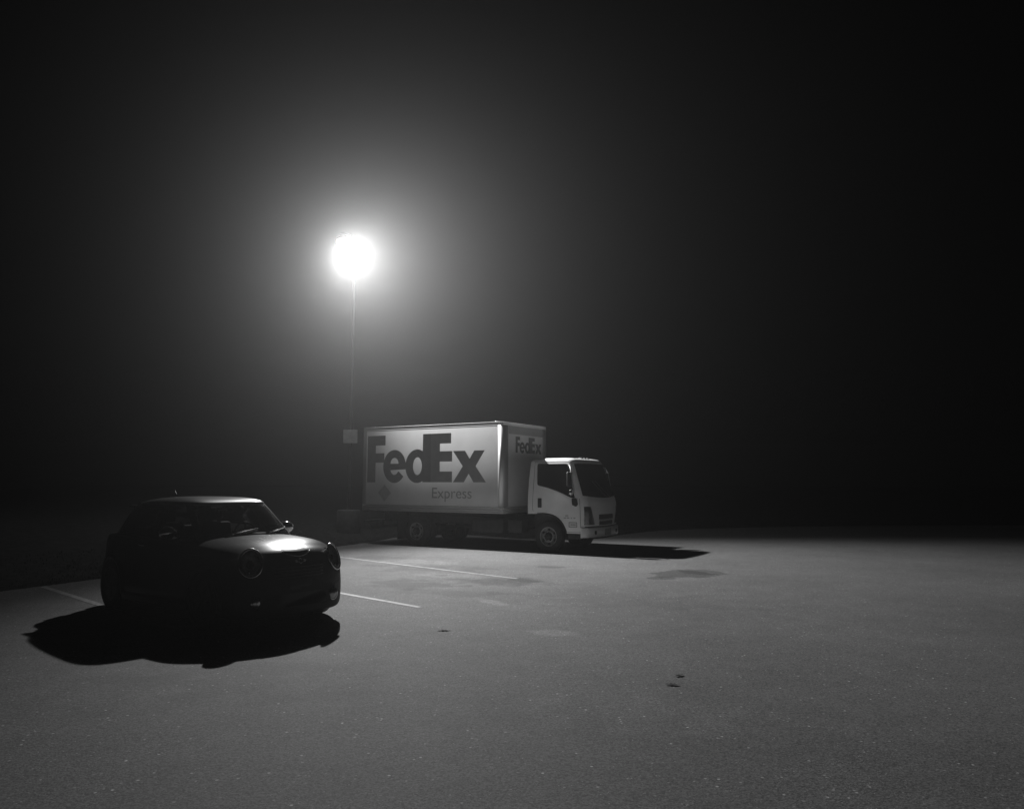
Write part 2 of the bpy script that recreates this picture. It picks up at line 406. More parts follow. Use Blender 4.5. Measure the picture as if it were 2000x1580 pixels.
# ------------------------------------------------------------------ wheels
def wheel(name, parent, x, y, rad, wid, rimr, side, rim_mat, spokes, truck=False):
    """side=+1: outer face towards +y"""
    bm = bmesh.new(); h = wid / 2
    prof = [(rimr, -h * .8), (rimr + .02, -h * .98), (rad - .05, -h), (rad - .012, -h * .82), (rad, -h * .5), (rad - .006, -h * .3), (rad, -h * .12), (rad - .006, 0), (rad, h * .12), (rad - .006, h * .3), (rad, h * .5), (rad - .012, h * .82), (rad - .05, h), (rimr + .02, h * .98), (rimr, h * .8)]
    lathe(bm, prof, n=48, at=(x, y, rad))
    wo = bm_obj(name, bm, rubber, parent, smooth=True)
    bm = bmesh.new(); s = side
    lathe(bm, [(rimr + .012, s * h * .86), (rimr + .004, s * h * .95), (rimr - .015, s * h * .88), (rimr - .03, s * h * .35), (rimr - .035, -s * h * .6)], n=40, at=(x, y, rad))
    if truck:
        # pressed steel disc with hand holes shown as separate lands and a protruding hub
        d0 = s * h * .35
        lathe(bm, [(rimr - .03, d0), (rimr - .06, d0 - s * .02), (rimr * .60, d0 + s * .045), (rimr * .50, d0 + s * .05), (rimr * .48, d0 + s * .0)], n=40, at=(x, y, rad))
    else:
        for k in range(spokes):
            a = 2 * math.pi * k / spokes
            for off in (-.12, .12):
                p0 = Vector((math.cos(a) * .05, 0, math.sin(a) * .05)); p1 = Vector((math.cos(a + off) * (rimr - .02), 0, math.sin(a + off) * (rimr - .02)))
                tube(bm, [Vector((x, y + s * h * .62, rad)) + p0, Vector((x, y + s * h * .72, rad)) + (p0 + p1) / 2, Vector((x, y + s * h * .62, rad)) + p1], [.022, .017, .014], 6)
        lathe(bm, [(.001, s * h * .8), (.05, s * h * .78), (.06, s * h * .5)], n=20, at=(x, y, rad))
    bm_obj("rim", bm, rim_mat, wo, smooth=True, sharp=40)
    if truck:
        d0 = s * h * .35
        for k in range(6 if abs(y) > .7 else 0):
            bm = bmesh.new(); a = 2 * math.pi * (k + .5) / 6; c = Vector((x + math.cos(a) * rimr * .78, y + d0 + s * .010, rad + math.sin(a) * rimr * .78))
            lathe(bm, [(.0001, s * .022), (.030, s * .020), (.034, 0)], n=14, at=c)
            bm_obj("hand_hole", bm, rubber, wo, smooth=True)
        bm = bmesh.new(); lathe(bm, [(.0001, s * (h * .35 + .11)), (.055, s * (h * .35 + .10)), (.075, s * (h * .35 + .05)), (.09, s * (h * .35 + .0))], n=20, at=(x, y, rad))
        for k in range(6):
            a = 2 * math.pi * k / 6; c = Vector((x + math.cos(a) * .105, y, rad + math.sin(a) * .105))
            lathe(bm, [(.0001, s * (h * .35 + .085)), (.012, s * (h * .35 + .08)), (.014, s * (h * .35 + .03))], n=8, at=c)
        bm_obj("hub", bm, steel_dark, wo, smooth=True, sharp=40)
    return wo

# ================================================================== DELIVERY TRUCK
T = empty("delivery_truck", (1.428, 20.544, 0), R(-31.385))
tag(T, "white box truck with big two tone lettering on its side, parked in the background", "truck")
BX, BXR, BW, BT, BB = -1.217, -6.045, 1.20, 3.363, 1.012
# cargo box: one body with rounded front corners
def plan(x0, x1, wd, r, n=8):
    P = []
    P += [(x0, -wd), ]
    for k in range(n + 1): a = -math.pi / 2 + k / n * math.pi / 2; P.append((x1 - r + r * math.cos(a), -wd + r + r * math.sin(a)))
    for k in range(n + 1): a = k / n * math.pi / 2; P.append((x1 - r + r * math.cos(a), wd - r + r * math.sin(a)))
    P += [(x0, wd)]
    return P
bm = bmesh.new()
rings = []
for z, ins in ((BB, .0), (BT - .03, .0), (BT - .012, .008), (BT, .03)):
    rings.append([Vector((x, y, z)) for x, y in plan(BXR + ins, BX - ins, BW - ins, .09)])
loft(bm, rings)
cargo = bm_obj("cargo_box", bm, panel_white, T, smooth=True, sharp=30)
# rails and posts, a few mm proud of the panels
def rail(name, z0, z1, out, m=alu, ridges=0):
    bm = bmesh.new(); prof = [(z0, 0), (z0, out), (z1, out), (z1, 0)]
    if ridges:
        prof = [(z0, 0)]; dz = (z1 - z0) / ridges
        for k in range(ridges): prof += [(z0 + k * dz + .004, out * .45), (z0 + k * dz + dz * .25, out), (z0 + k * dz + dz * .6, out), (z0 + k * dz + dz * .75, out * .45)]
        prof += [(z1, 0)]
    rr = []
    for z, o_ in prof:
        rr.append([Vector((x, y, z)) for x, y in plan(BXR, BX + o_, BW + o_, .09)])
    vr = [[bm.verts.new(p) for p in q] for q in rr]
    for a, b2 in zip(vr, vr[1:]):
        for k in range(len(a) - 1): bm.faces.new((a[k], a[k + 1], b2[k + 1], b2[k]))
    return bm_obj(name, bm, m, cargo, smooth=True, sharp=25)
rail("top_rail", BT - .085, BT - .006, .0022, panel_white)
rail("upper_trim", BT - .125, BT - .10, .0015, panel_white)
rail("bottom_rail", BB - .06, BB + .115, .022, ridges=3)
bm = bmesh.new(); box(bm, (BX - .003, -BW + .28, BT - .31), (BX + .003, BW - .10, BT - .09), .002, 1)
bm_obj("front_fascia", bm, mat("fascia_grey", .36, .4, noise=.06, nscale=3), cargo)
for s in (-1, 1):
    bm = bmesh.new(); P = []
    r = .094; ox, oy = BX + .004 - r, s * (BW + .004 - r); n = 10
    for z in (BB + .10, BT - .09):
        P.append([Vector((BX - .15, s * (BW + .004), z))] + [Vector((ox + r * math.sin(k / n * math.pi / 2), oy + s * r * math.cos(k / n * math.pi / 2), z)) for k in range(n + 1)] + [Vector((BX + .004, s * (BW - .26), z))])
    loft(bm, P, closed=False, cap0=False, cap1=False)
    o = bm_obj("corner_post", bm, alu if s > 0 else alu, cargo, smooth=True)
    so = o.modifiers.new("t", 'SOLIDIFY'); so.thickness = .004
    bm = bmesh.new(); box(bm, (BXR - .02, s * (BW - .06) - .062, BB - .05), (BXR + .10, s * (BW - .06) + .062, BT + .004), .002, 2)
    bm_obj("rear_post", bm, alu, cargo, smooth=True, sharp=30)
# rivet lines along the side panel joints and front
bm = bmesh.new()
for k in range(1, 8):
    X = BXR + .1 + k * .62
    for q in range(22):
        z = BB + .17 + q * .095
        lathe(bm, [(.0001, -.0016), (.006, -.0012), (.007, .0005)], n=6, at=(X, -BW - .0003, z))
rv = bm_obj("rivet_rows", bm, panel_white, cargo, smooth=True); rv['kind'] = 'stuff'
# roll-up rear door
bm = bmesh.new()
for k in range(9):
    z0 = BB + .02 + k * .245; box(bm, (BXR - .012, -BW + .14, z0), (BXR + .02, BW - .14, z0 + .236), .006, 1)
bm_obj("rear_door", bm, panel_white, cargo)
for s in (-.35, 0, .35):
    bm = bmesh.new(); box(bm, (BXR - .035, s - .05, BT - .07), (BXR - .018, s + .05, BT - .035), .006, 1)
    bm_obj("rear_marker_lamp", bm, trim, cargo)
# lettering outlines, in metres on the side panel (x, z)
F_ = [[(-6.09, 1.75), (-5.765, 1.75), (-5.765, 2.31), (-5.425, 2.31), (-5.425, 2.575), (-5.765, 2.575), (-5.765, 2.80), (-5.385, 2.80), (-5.385, 3.08), (-6.09, 3.08)]]
ecx, ecz, erx, erz = -5.02, 2.195, .435, .465
e_out = ell(ecx, ecz, erx, erz, -8, 350 - 28, 60)
# e: outer arc from the crossbar right round to the lower terminal, then back along the inner bowl
e_ = [ell(ecx, ecz, erx, erz, -9, 322, 60) + [(ecx + .165, ecz - .14)] + ell(ecx, ecz - .035, .165, .205, -40, -180, 14) + [(ecx - .17, ecz - .085), (ecx + erx * .985, ecz - .085)],
      ell(ecx, ecz + .075, .155, .165, 0, 180, 20)]
d_ = [ell(-4.165, 2.195, .435, .465, 62, 298, 50) + [(-3.955, 1.75), (-3.66, 1.75), (-3.66, 3.08), (-3.955, 3.08)],
      ell(-4.15, 2.195, .165, .245)]
E_ = [[(-3.66, 1.75), (-2.90, 1.75), (-2.90, 2.04), (-3.335, 2.04), (-3.335, 2.31), (-2.90, 2.31), (-2.90, 2.59), (-3.335, 2.59), (-3.335, 2.80), (-2.94, 2.80), (-2.94, 3.08), (-3.66, 3.08)]]
x_ = [[(-2.87, 2.59), (-2.455, 2.59), (-2.295, 2.375), (-2.14, 2.59), (-1.79, 2.59), (-2.09, 2.175), (-1.745, 1.75), (-2.16, 1.75), (-2.325, 1.975), (-2.49, 1.75), (-2.865, 1.75), (-2.53, 2.175)]]
def letters(name, groups, m, mapf):
    verts = []; faces = []
    for gq in groups:
        me = flat_mesh(gq, .0004); k = len(verts)
        verts += [mapf(v.co) for v in me.vertices]; faces += [tuple(k + i for i in p.vertices) for p in me.polygons]
        bpy.data.meshes.remove(me)
    me = bpy.data.meshes.new(name); me.from_pydata(verts, [], faces)
    return link_mesh(name, me, m, cargo)
lx_ = lambda x: -1.217 + (x + 1.193) * .957
lz_ = lambda z: z * 1.01
side_map = lambda c: (lx_(c.x), -BW - .0008 - c.z, lz_(c.y))
side_map2 = lambda c: (lx_(c.x), -BW - .0014 - c.z, lz_(c.y))
letters("lettering", [F_, e_, d_], letter_dark, side_map)["label"] = "darker first three letters of the big side lettering"
letters("lettering", [E_, x_], letter_mid, side_map2)["label"] = "paler last two letters of the big side lettering"
# the same words small on the nose of the box
fs = 1.42 / 4.345
fmap = lambda c: (BX + .0045 + c.z * .4, -.56 + (c.x + 6.09) * fs, 2.565 + (c.y - 1.75) * fs)
fmap2 = lambda c: (BX + .0055 + c.z * .4, -.56 + (c.x + 6.09) * fs, 2.565 + (c.y - 1.75) * fs)
letters("lettering", [F_, e_, d_], mat("letter_nose_dark", .12, .4, noise=.05), fmap)
letters("lettering", [E_, x_], mat("letter_nose_mid", .17, .4, noise=.05), fmap2)
# the far side carries the same words
omap = lambda c: (-7.26 - lx_(c.x), BW + .0035 + c.z, c.y); omap2 = lambda c: (-7.26 - lx_(c.x), BW + .0045 + c.z, c.y)
letters("lettering", [F_, e_, d_], letter_dark, omap); letters("lettering", [E_, x_], letter_mid, omap2)
me = text_mesh("Express", .002)
xs = [v.co.x for v in me.vertices]; ys = [v.co.y for v in me.vertices]; x0, x1 = min(xs), max(xs)
cap = max(ys); 
for v in me.vertices:
    v.co = Vector((-3.52 + (v.co.x - x0) / (x1 - x0) * 1.32, -BW - .0008 - v.co.z * .2, 1.335 + v.co.y / cap * .285))
link_mesh("lettering", me, letter_grey, cargo)["label"] = "thin smaller word below the big lettering"
# placard holder
bm = bmesh.new()
rot45 = Matrix.Rotation(R(45), 3, 'Y')
for lo_, hi_ in (((-.175, -.005, .150), (.175, 0, .168)), ((-.175, -.005, -.168), (.175, 0, -.150)), ((.152, -.005, -.148), (.170, 0, .148)), ((-.170, -.005, -.148), (-.152, 0, .148))):
    box(bm, lo_, hi_, .003, 1)
for v in bm.verts: v.co = rot45 @ v.co + Vector((-5.23, -BW - .001, 1.46))
bm_obj("placard_frame", bm, alu, cargo)
bm = bmesh.new(); box(bm, (-.149, -.004, -.149), (.149, 0, .149))
for v in bm.verts: v.co = rot45 @ v.co + Vector((-5.23, -BW - .001, 1.46))
bm_obj("placard", bm, mat("placard_grey", .55, .4, noise=.08), cargo)
# clearance lamps on the top corners
for (x, y) in ((BX - .25, -1), (BXR + .3, -1), (BX - .25, 1), (BXR + .3, 1)):
    bm = bmesh.new(); box(bm, (x - .05, y * (BW - .09) - .025, BT - .002), (x + .05, y * (BW - .09) + .025, BT + .028), .008, 2)
    bm_obj("clearance_lamp", bm, mat("amber_lens", .2, .2, noise=.05), cargo, smooth=True)

# chassis
bm = bmesh.new()
for s in (-1, 1):
    box(bm, (-5.85, s * .42 - .035, .62), (.9, s * .42 + .035, .84), .01, 1)
    box(bm, (-6.0, s * .42 - .05, .86), (-1.25, s * .42 + .05, .945), .01, 1)
for k in range(12): box(bm, (-5.95 + k * .42, -1.15, .93), (-5.87 + k * .42, 1.15, 1.0), .006, 1)
box(bm, (-6.0, -1.0, .40), (-5.92, 1.0, .52), .015, 2)
for s in (-1, 1): box(bm, (-5.99, s * .42 - .04, .50), (-5.93, s * .42 + .04, .64))
tube(bm, [(-4.19, -.85, .40), (-4.19, .85, .40)], .075, 12); tube(bm, [(0, -.8, .40), (0, .8, .40)], .05, 10)
bmesh.ops.create_uvsphere(bm, u_segments=16, v_segments=10, radius=.19, matrix=Matrix.Translation((-4.19, 0, .42)))
tube(bm, [(-4.1, 0, .5), (-1.6, 0, .55), (-.9, 0, .6)], .045, 10)
chassis = bm_obj("chassis", bm, steel_dark, T)
bm = bmesh.new(); box(bm, (-2.35, -.98, .42), (-1.35, -.50, .80), .06, 3); bm_obj("fuel_tank", bm, steel_dark, T, smooth=True, sharp=40)
bm = bmesh.new(); box(bm, (-1.22, -.96, .46), (-.78, -.55, .80), .03, 2); bm_obj("battery_box", bm, steel_dark, T, smooth=True, sharp=40)
bm = bmesh.new(); box(bm, (-3.35, .50, .46), (-1.35, .95, .80), .06, 3); bm_obj("tool_box", bm, steel_dark, T, smooth=True, sharp=40)
for s in (-1, 1):
    bm = bmesh.new(); box(bm, (-4.80, s * .85 - .27, .16), (-4.785, s * .85 + .27, .90), .003, 1); bm_obj("mud_flap", bm, rubber, T)
bm = bmesh.new(); box(bm, (-6.24, -.95, .60), (-6.06, .95, .66), .01, 2)
box(bm, (-6.10, -.5, .45), (-5.90, -.42, .62)); box(bm, (-6.10, .42, .45), (-5.90, .5, .62))
bm_obj("rear_step", bm, steel_dark, T)
for s in (-1, 1):
    wheel("front_wheel", T, 0, s * .86, .40, .22, .235, s, truck_rim, 0, True)
    wheel("rear_wheel", T, -4.19, s * .93, .40, .21, .235, s, truck_rim, 0, True)
    wheel("rear_wheel", T, -4.19, s * .68, .40, .21, .235, s, truck_rim, 0, True)

# cab -------------------------------------------------------
#      z     xr     xf    w     rf    bow
CT = [(.50, -.60, .985, .955, .13, .12), (.56, -.615, 1.02, .975, .15, .13), (.70, -.62, 1.04, .985, .16, .14), (1.05, -.62, 1.05, .99, .17, .14), (1.25, -.62, 1.045, .99, .18, .13), (1.37, -.62, 1.02, .985, .18, .11),
      (1.45, -.62, .99, .977, .18, .09), (1.86, -.61, .845, .934, .17, .07), (2.27, -.58, .700, .890, .16, .05), (2.335, -.55, .665, .868, .16, .05), (2.372, -.50, .60, .82, .15, .05), (2.395, -.40, .46, .70, .12, .04), (2.402, -.2, .2, .4, .08, .02)]
def cab_ring(z, off=0.0):
    xr, xf, wd, rf, bow = interp(CT, z); rr = .08; P = []
    def front(y, x):  # forward bow of the nose
        t = max(0, (x - (xf - rf)) / rf); return x + bow * (1 - (y / wd) ** 2) * t
    n = 7
    for k in range(6): y = (-wd + rr) * (k / 6.0); P.append((xr, y))
    for k in range(n + 1): a = k / n * math.pi / 2; P.append((xr + rr - rr * math.cos(a), -wd + rr - rr * math.sin(a)))
    for k in range(1, 10): P.append((xr + rr + (xf - rf - xr - rr) * k / 10, -wd))
    for k in range(n + 1): a = k / n * math.pi / 2; x, y = xf - rf + rf * math.sin(a), -wd + rf - rf * math.cos(a); P.append((front(y, x), y))
    for k in range(1, 16): y = (-wd + rf) + 2 * (wd - rf) * k / 16; P.append((front(y, xf), y))
    for k in range(n + 1): a = (1 - k / n) * math.pi / 2; x, y = xf - rf + rf * math.sin(a), wd - rf + rf * math.cos(a); P.append((front(y, x), y))
    for k in range(1, 10): P.append((xf - rf - (xf - rf - xr - rr) * k / 10, wd))
    for k in range(n + 1): a = (1 - k / n) * math.pi / 2; P.append((xr + rr - rr * math.cos(a), wd - rr + rr * math.sin(a)))
    for k in range(1, 6): y = (wd - rr) * (1 - k / 6.0); P.append((xr, y))
    return [Vector((x, y, z)) for x, y in P]
zs = [.50, .53, .56, .62, .70, .8, .9, 1.0, 1.05, 1.15, 1.25, 1.31, 1.37, 1.45, 1.55, 1.65, 1.75, 1.86, 2.0, 2.13, 2.27, 2.30, 2.335, 2.355, 2.372, 2.385, 2.395, 2.402]
bm = bmesh.new(); loft(bm, [cab_ring(z) for z in zs])
cab = bm_obj("cab", bm, [white_paint, trim], T, smooth=True)
bm = bmesh.new()
arch = [(.56, .3), (.535, .48), (.47, .66), (.35, .82), (.17, .93), (-.08, .975), (-.30, .97), (-.9, .955), (-.9, .3)]
arch = catmull(arch[:7], 4) + arch[7:]
loft(bm, [[Vector((x, y, z)) for x, z in arch] for y in (-1.3, 1.3)])
bool_cut(cab, bm)
for p in cab.data.polygons:
    p.use_smooth = True
try: cab.data.set_sharp_from_angle(angle=R(35))
except Exception: pass
# dark inner wheel housing under the cab
bm = bmesh.new(); box(bm, (-.60, -.60, .50), (.45, .60, .95)); bm_obj("engine_cover", bm, steel_dark, T)
def cabw(z): return interp(CT, z)[2]
def side_panel(name, outline, m, s, off, parent=cab, thick=.004):
    me = flat_mesh([outline], thick)
    for v in me.vertices:
        x, z, t = v.co.x, v.co.y, v.co.z; v.co = Vector((x, s * (cabw(z) + off + t), z))
    if s > 0:
        me.flip_normals()
    return link_mesh(name, me, m, parent)
def rnd(pts, r=.04, n=5):
    out = []; m = len(pts)
    for i in range(m):
        p = Vector(pts[i]); a = Vector(pts[i - 1]); b2 = Vector(pts[(i + 1) % m])
        da = (a - p).normalized() * min(r, (a - p).length * .45); db = (b2 - p).normalized() * min(r, (b2 - p).length * .45)
        for k in range(n + 1):
            t = k / n; q = (p + da) * (1 - t) ** 2 + p * 2 * t * (1 - t) + (p + db) * t ** 2; out.append((q.x, q.y))
    return out
win = [(-.34, 2.235), (.52, 2.235), (.60, 2.06), (.70, 1.76), (.79, 1.40), (.70, 1.385), (.60, 1.42), (.44, 1.49), (.26, 1.555), (0, 1.635), (-.31, 1.70)]
for s in (-1, 1):
    side_panel("side_window", rnd(win, .04), truck_glass, s, .006)
    # rubber seal round the glass
    bm = bmesh.new(); P = rnd(win, .04); tube(bm, [Vector((x, s * (cabw(z) + .008), z)) for x, z in P + P[:1]], .008, 6, cap=False)
    bm_obj("window_seal", bm, trim, cab, smooth=True)
    # door outline (shut line) as a thin dark groove strip
    dl = [(-.42, 2.29), (-.44, 1.2), (-.42, 1.04)]
    dl2 = [(.90, 1.37), (.915, 1.1), (.925, .7), (.925, .535)]
    for seq in (catmull(dl, 5), catmull(dl2, 5), catmull([(-.42, 2.29), (.3, 2.30), (.60, 2.28)], 4), [(.545, .535), (.925, .535)]):
        bm = bmesh.new(); tube(bm, [Vector((x, s * (min(cabw(z), 2) + .0005 - (.0 if x < .86 else .0)), z)) for x, z in seq], .0045, 5)
        bm_obj("door_gap", bm, trim, cab)
    bm = bmesh.new(); box(bm, (-.285, s * (cabw(1.25) + .006) - .01, 1.125), (-.175, s * (cabw(1.25) + .006) + .01, 1.365), .009, 3)
    bm_obj("door_handle_recess", bm, trim, cab, smooth=True)
    bm = bmesh.new(); box(bm, (-.262, s * (cabw(1.25) + .022) - .008, 1.20), (-.198, s * (cabw(1.25) + .022) + .008, 1.34), .007, 3)
    bm_obj("door_handle", bm, trim, cab, smooth=True)
    # black corner piece at the foot of the pillar
    side_panel("pillar_trim", rnd([(.685, 1.375), (.83, 1.385), (.862, 1.22), (.81, 1.165), (.70, 1.21)], .03), trim, s, .010, thick=.006)
    # step under the door
    bm = bmesh.new(); box(bm, (.56, s * .93 - .05, .36), (.93, s * .93 + .03, .49), .02, 2); bm_obj("cab_step", bm, steel_dark, cab, smooth=True, sharp=40)
    # wheel arch lip
    bm = bmesh.new(); tube(bm, [Vector((x, s * (cabw(max(z, .5)) + .002), z)) for x, z in arch[:-2] if z > .49], .018, 6)
    bm_obj("wheel_arch", bm, trim, cab, smooth=True)
    # mirrors on a bracket
    bm = bmesh.new(); tube(bm, [(.57, s * .90, 2.20), (.68, s * 1.05, 2.16), (.735, s * 1.12, 2.02), (.80, s * 1.12, 1.62), (.835, s * 1.08, 1.40), (.84, s * .985, 1.36)], .013, 8)
    mb = bm_obj("mirror_bracket", bm, alu, cab, smooth=True)
    bm = bmesh.new(); box(bm, (.665, s * 1.13 - .11, 1.66), (.735, s * 1.13 + .11, 2.03), .03, 3)
    bm_obj("mirror", bm, trim, mb, smooth=True)
    bm = bmesh.new(); box(bm, (.655, s * 1.13 - .095, 1.68), (.662, s * 1.13 + .095, 2.01), .003, 1)
    bm_obj("mirror_glass", bm, chrome, mb)
    bm = bmesh.new(); bmesh.ops.create_uvsphere(bm, u_segments=16, v_segments=10, radius=.085, matrix=Matrix.Translation((.74, s * 1.12, 1.52)) @ Matrix.Diagonal((.45, 1, 1, 1)))
    bm_obj("round_mirror", bm, chrome, mb, smooth=True)
# small marks on the passenger door: two short lines of print and a framed badge
bm = bmesh.new()
yy = -cabw(.85) - .003
def strip(x0, x1, z0, z1): box(bm, (x0, yy - .0015, z0), (x1, yy, z1))
for (x0, x1, z) in ((.50, .60, .925), (.46, .535, .872), (.55, .63, .872), (.66, .70, .872), (.735, .80, .872)):
    n = int((x1 - x0) / .018)
    for k in range(n): strip(x0 + k * .018, x0 + k * .018 + .012, z, z + .030 - .008 * (k % 2))
bm_obj("door_lettering", bm, letter_dark, cab)
bm = bmesh.new(); yy = -cabw(.70) - .004
strip(.60, .83, .765, .782); strip(.60, .83, .655, .672); strip(.60, .617, .674, .763); strip(.813, .83, .674, .763)
for k in range(6): strip(.65 + k * .025, .665 + k * .025, .700, .738)
bm_obj("door_badge", bm, letter_dark, cab)
# nose
def nose_pt(y, z, off=0.0):
    xr, xf, wd, rf, bow = interp(CT, z)
    ay = abs(y); dx = 0; t = 1.0
    if ay > wd - rf:
        q = min(rf, ay - (wd - rf)); x = xf - rf + math.sqrt(max(0, rf * rf - q * q)); t = max(0, (x - (xf - rf)) / rf)
    else: x = xf
    return Vector((x + bow * (1 - (y / wd) ** 2) * t + off, y, z))
def nose_panel(name, y0, y1, z0, z1, off, m, ny=24, nz=8, parent=cab, shape=None, thick=.006):
    bm = bmesh.new(); G = []
    for j in range(nz + 1):
        row = []
        for i in range(ny + 1):
            u, v = i / ny, j / nz
            if shape: (a0, a1, b0, b1) = shape(u, v)
            else: a0, a1, b0, b1 = y0, y1, z0, z1
            y = a0 + (a1 - a0) * u; z = b0 + (b1 - b0) * v
            row.append(bm.verts.new(nose_pt(y, z, off)))
        G.append(row)
    for a, b2 in zip(G, G[1:]):
        for i in range(ny): bm.faces.new((a[i], a[i + 1], b2[i + 1], b2[i]))
    o = bm_obj(name, bm, m, parent, smooth=True)
    return o
def ws_shape(u, v):
    z0, z1 = 1.44, 2.235; z = z0 + (z1 - z0) * v; wd = interp(CT, z)[2]
    sag = .05 * (1 - (2 * u - 1) ** 2)
    return (-(wd - .055), wd - .055, z0 - sag * 1.2 + .0, z1 + sag * .3)
nose_panel("windshield", 0, 0, 0, 0, .007, truck_glass, 32, 10, shape=ws_shape)
for sgn in (-1, 1):
    bm = bmesh.new(); tube(bm, [nose_pt(sgn * .1 + .25, 1.40, .02), nose_pt(sgn * .1 - .05, 1.62, .022), nose_pt(sgn * .1 - .28, 1.80, .022)], .008, 6)
    bm_obj("wiper", bm, trim, cab)
nose_panel("grille", -.42, .42, .845, .965, .004, trim, 16, 3)
nose_panel("grille", -.40, .40, .695, .80, .004, trim, 16, 3)
bm = bmesh.new(); tube(bm, [nose_pt(y, .822, .010) for y in (-.42, -.2, 0, .2, .42)], .014, 8); bm_obj("grille_bar", bm, alu, cab, smooth=True)
nose_panel("lower_valance", -.93, .93, .575, .68, .005, trim, 30, 3)
for s in (-1, 1):
    y0, y1 = sorted((s * .60, s * .945))
    hl = nose_panel("headlight", y0, y1, .715, 1.165, .004, lamp_shell, 14, 10, shape=lambda u, v, s=s, y0=y0, y1=y1: ((y0, y1 - .10 * v, .715, 1.165) if s > 0 else (y0 + .10 * 0, y1 - .18 * v, .715, 1.165)) if s < 0 else (y0 + .18 * v, y1, .715, 1.165))
    nose_panel("headlight_lens", y0, y1, .715, 1.165, .016, lens_glass, 14, 10, parent=hl, shape=lambda u, v, s=s, y0=y0, y1=y1: (y0, y1 - .18 * v, .715, 1.165) if s < 0 else (y0 + .18 * v, y1, .715, 1.165))
    for zc, rr_ in ((.82, .065), (1.0, .055)):
        p = nose_pt(s * .76, zc, .006); bm = bmesh.new(); lathe(bm, [(rr_, .0), (rr_ * .9, -.004), (rr_ * .5, -.008), (.001, -.002)], n=20, axis='x', at=p)
        bm_obj("bulb_reflector", bm, trim, hl, smooth=True)
# bumper
bm = bmesh.new(); rr = []
for z, o_ in ((.40, .02), (.415, .05), (.44, .065), (.62, .07), (.645, .055), (.655, .02)):
    P = []
    for k in range(33):
        y = -1.0 + 2.0 * k / 32; x = 1.02 + .13 * (1 - (y / 1.0) ** 2) + o_ - (.10 if abs(y) > .99 else .03 if abs(y) > .93 else 0); P.append(Vector((x, y, z)))
    P += [Vector((.93, 1.0, z)), Vector((.93, -1.0, z))]; rr.append(P)
loft(bm, rr); bump = bm_obj("bumper", bm, white_paint, T, smooth=True, sharp=40)
bm = bmesh.new(); box(bm, (1.21, -.18, .44), (1.225, .18, .60), .003, 1); bm_obj("number_plate", bm, letter_mid, bump)
for s in (-1, 1):
    bm = bmesh.new(); lathe(bm, [(.055, 0), (.05, .02), (.02, .028), (.0001, .03)], n=18, axis='x', at=(1.155, s * .62, .52)); bm_obj("fog_lamp", bm, trim, bump, smooth=True)
# roof marker lamps
for y in (-.62, -.18, 0, .18, .62):
    bm = bmesh.new(); box(bm, (.50, y - .05, 2.392), (.60, y + .05, 2.425), .012, 2)
    for v in bm.verts: v.co.z -= .012 + .03 * (abs(y) > .5)
    bm_obj("roof_marker", bm, mat("marker_lens", .25, .25, noise=.05) if y == -.62 else bpy.data.materials["marker_lens"], cab, smooth=True)

# ================================================================== SMALL CAR
M = empty("parked_car", (-3.14, 9.98, 0), R(-39.478)); M.scale = (1, 1, 1.08)
tag(M, "dark compact hatchback with round headlights and a hood scoop, parked in the nearest stall", "car")
# lower body: stations along x, ring of half-section points
ST = [(-3.02, .62, .34, .80, .86), (-3.00, .72, .25, .90, .945), (-2.93, .79, .20, .94, .965), (-2.7, .835, .18, .955, .975), (-2.2, .845, .17, .95, .97), (-1.5, .842, .16, .935, .965), (-.9, .842, .16, .925, .975),
      (-.45, .842, .16, .915, .988), (-.15, .842, .16, .905, .978), (.15, .84, .15, .885, .955), (.35, .835, .145, .855, .925), (.50, .83, .14, .82, .885), (.60, .82, .14, .785, .855), (.665, .81, .145, .74, .82), (.71, .79, .15, .67, .765), (.742, .75, .17, .56, .66), (.755, .58, .24, .43, .46)]
RINGP = lambda wd, zb, zsx, zt: [(0, zb), (.45 * wd, zb), (.80 * wd, zb), (.955 * wd, zb + .035), (1.0 * wd, zb + .14), (1.0 * wd, .44 if zsx > .6 else (zb + .14 + zsx) / 2), (.995 * wd, max(zsx - .16, (zb + .2 + zsx) / 2)), (.968 * wd, zsx - .05), (.90 * wd, zsx), (.70 * wd, zsx + (zt - zsx) * .55), (.38 * wd, zsx + (zt - zsx) * .90), (0, zt)]
dst = catmull(ST, 7)
rings = []
for (x, wd, zb, zsx, zt) in dst:
    hp = catmull(RINGP(wd, zb, zsx, zt), 4)
    full = [(y, z) for y, z in hp] + [(-y, z) for y, z in hp[-2:0:-1]]
    k = max(0.0, min(1.0, (x + .15) / .85)); k = k * k * (3 - 2 * k); kr = max(0.0, min(1.0, (-2.5 - x) / .5))
    rings.append([Vector((x - .24 * k * (abs(y) / .84) ** 2.2 + .16 * kr * (abs(y) / .84) ** 2.5, y, z)) for y, z in full])
bm = bmesh.new(); loft(bm, rings)
bmesh.ops.recalc_face_normals(bm, faces=bm.faces)
bvh = BVHTree.FromBMesh(bm)
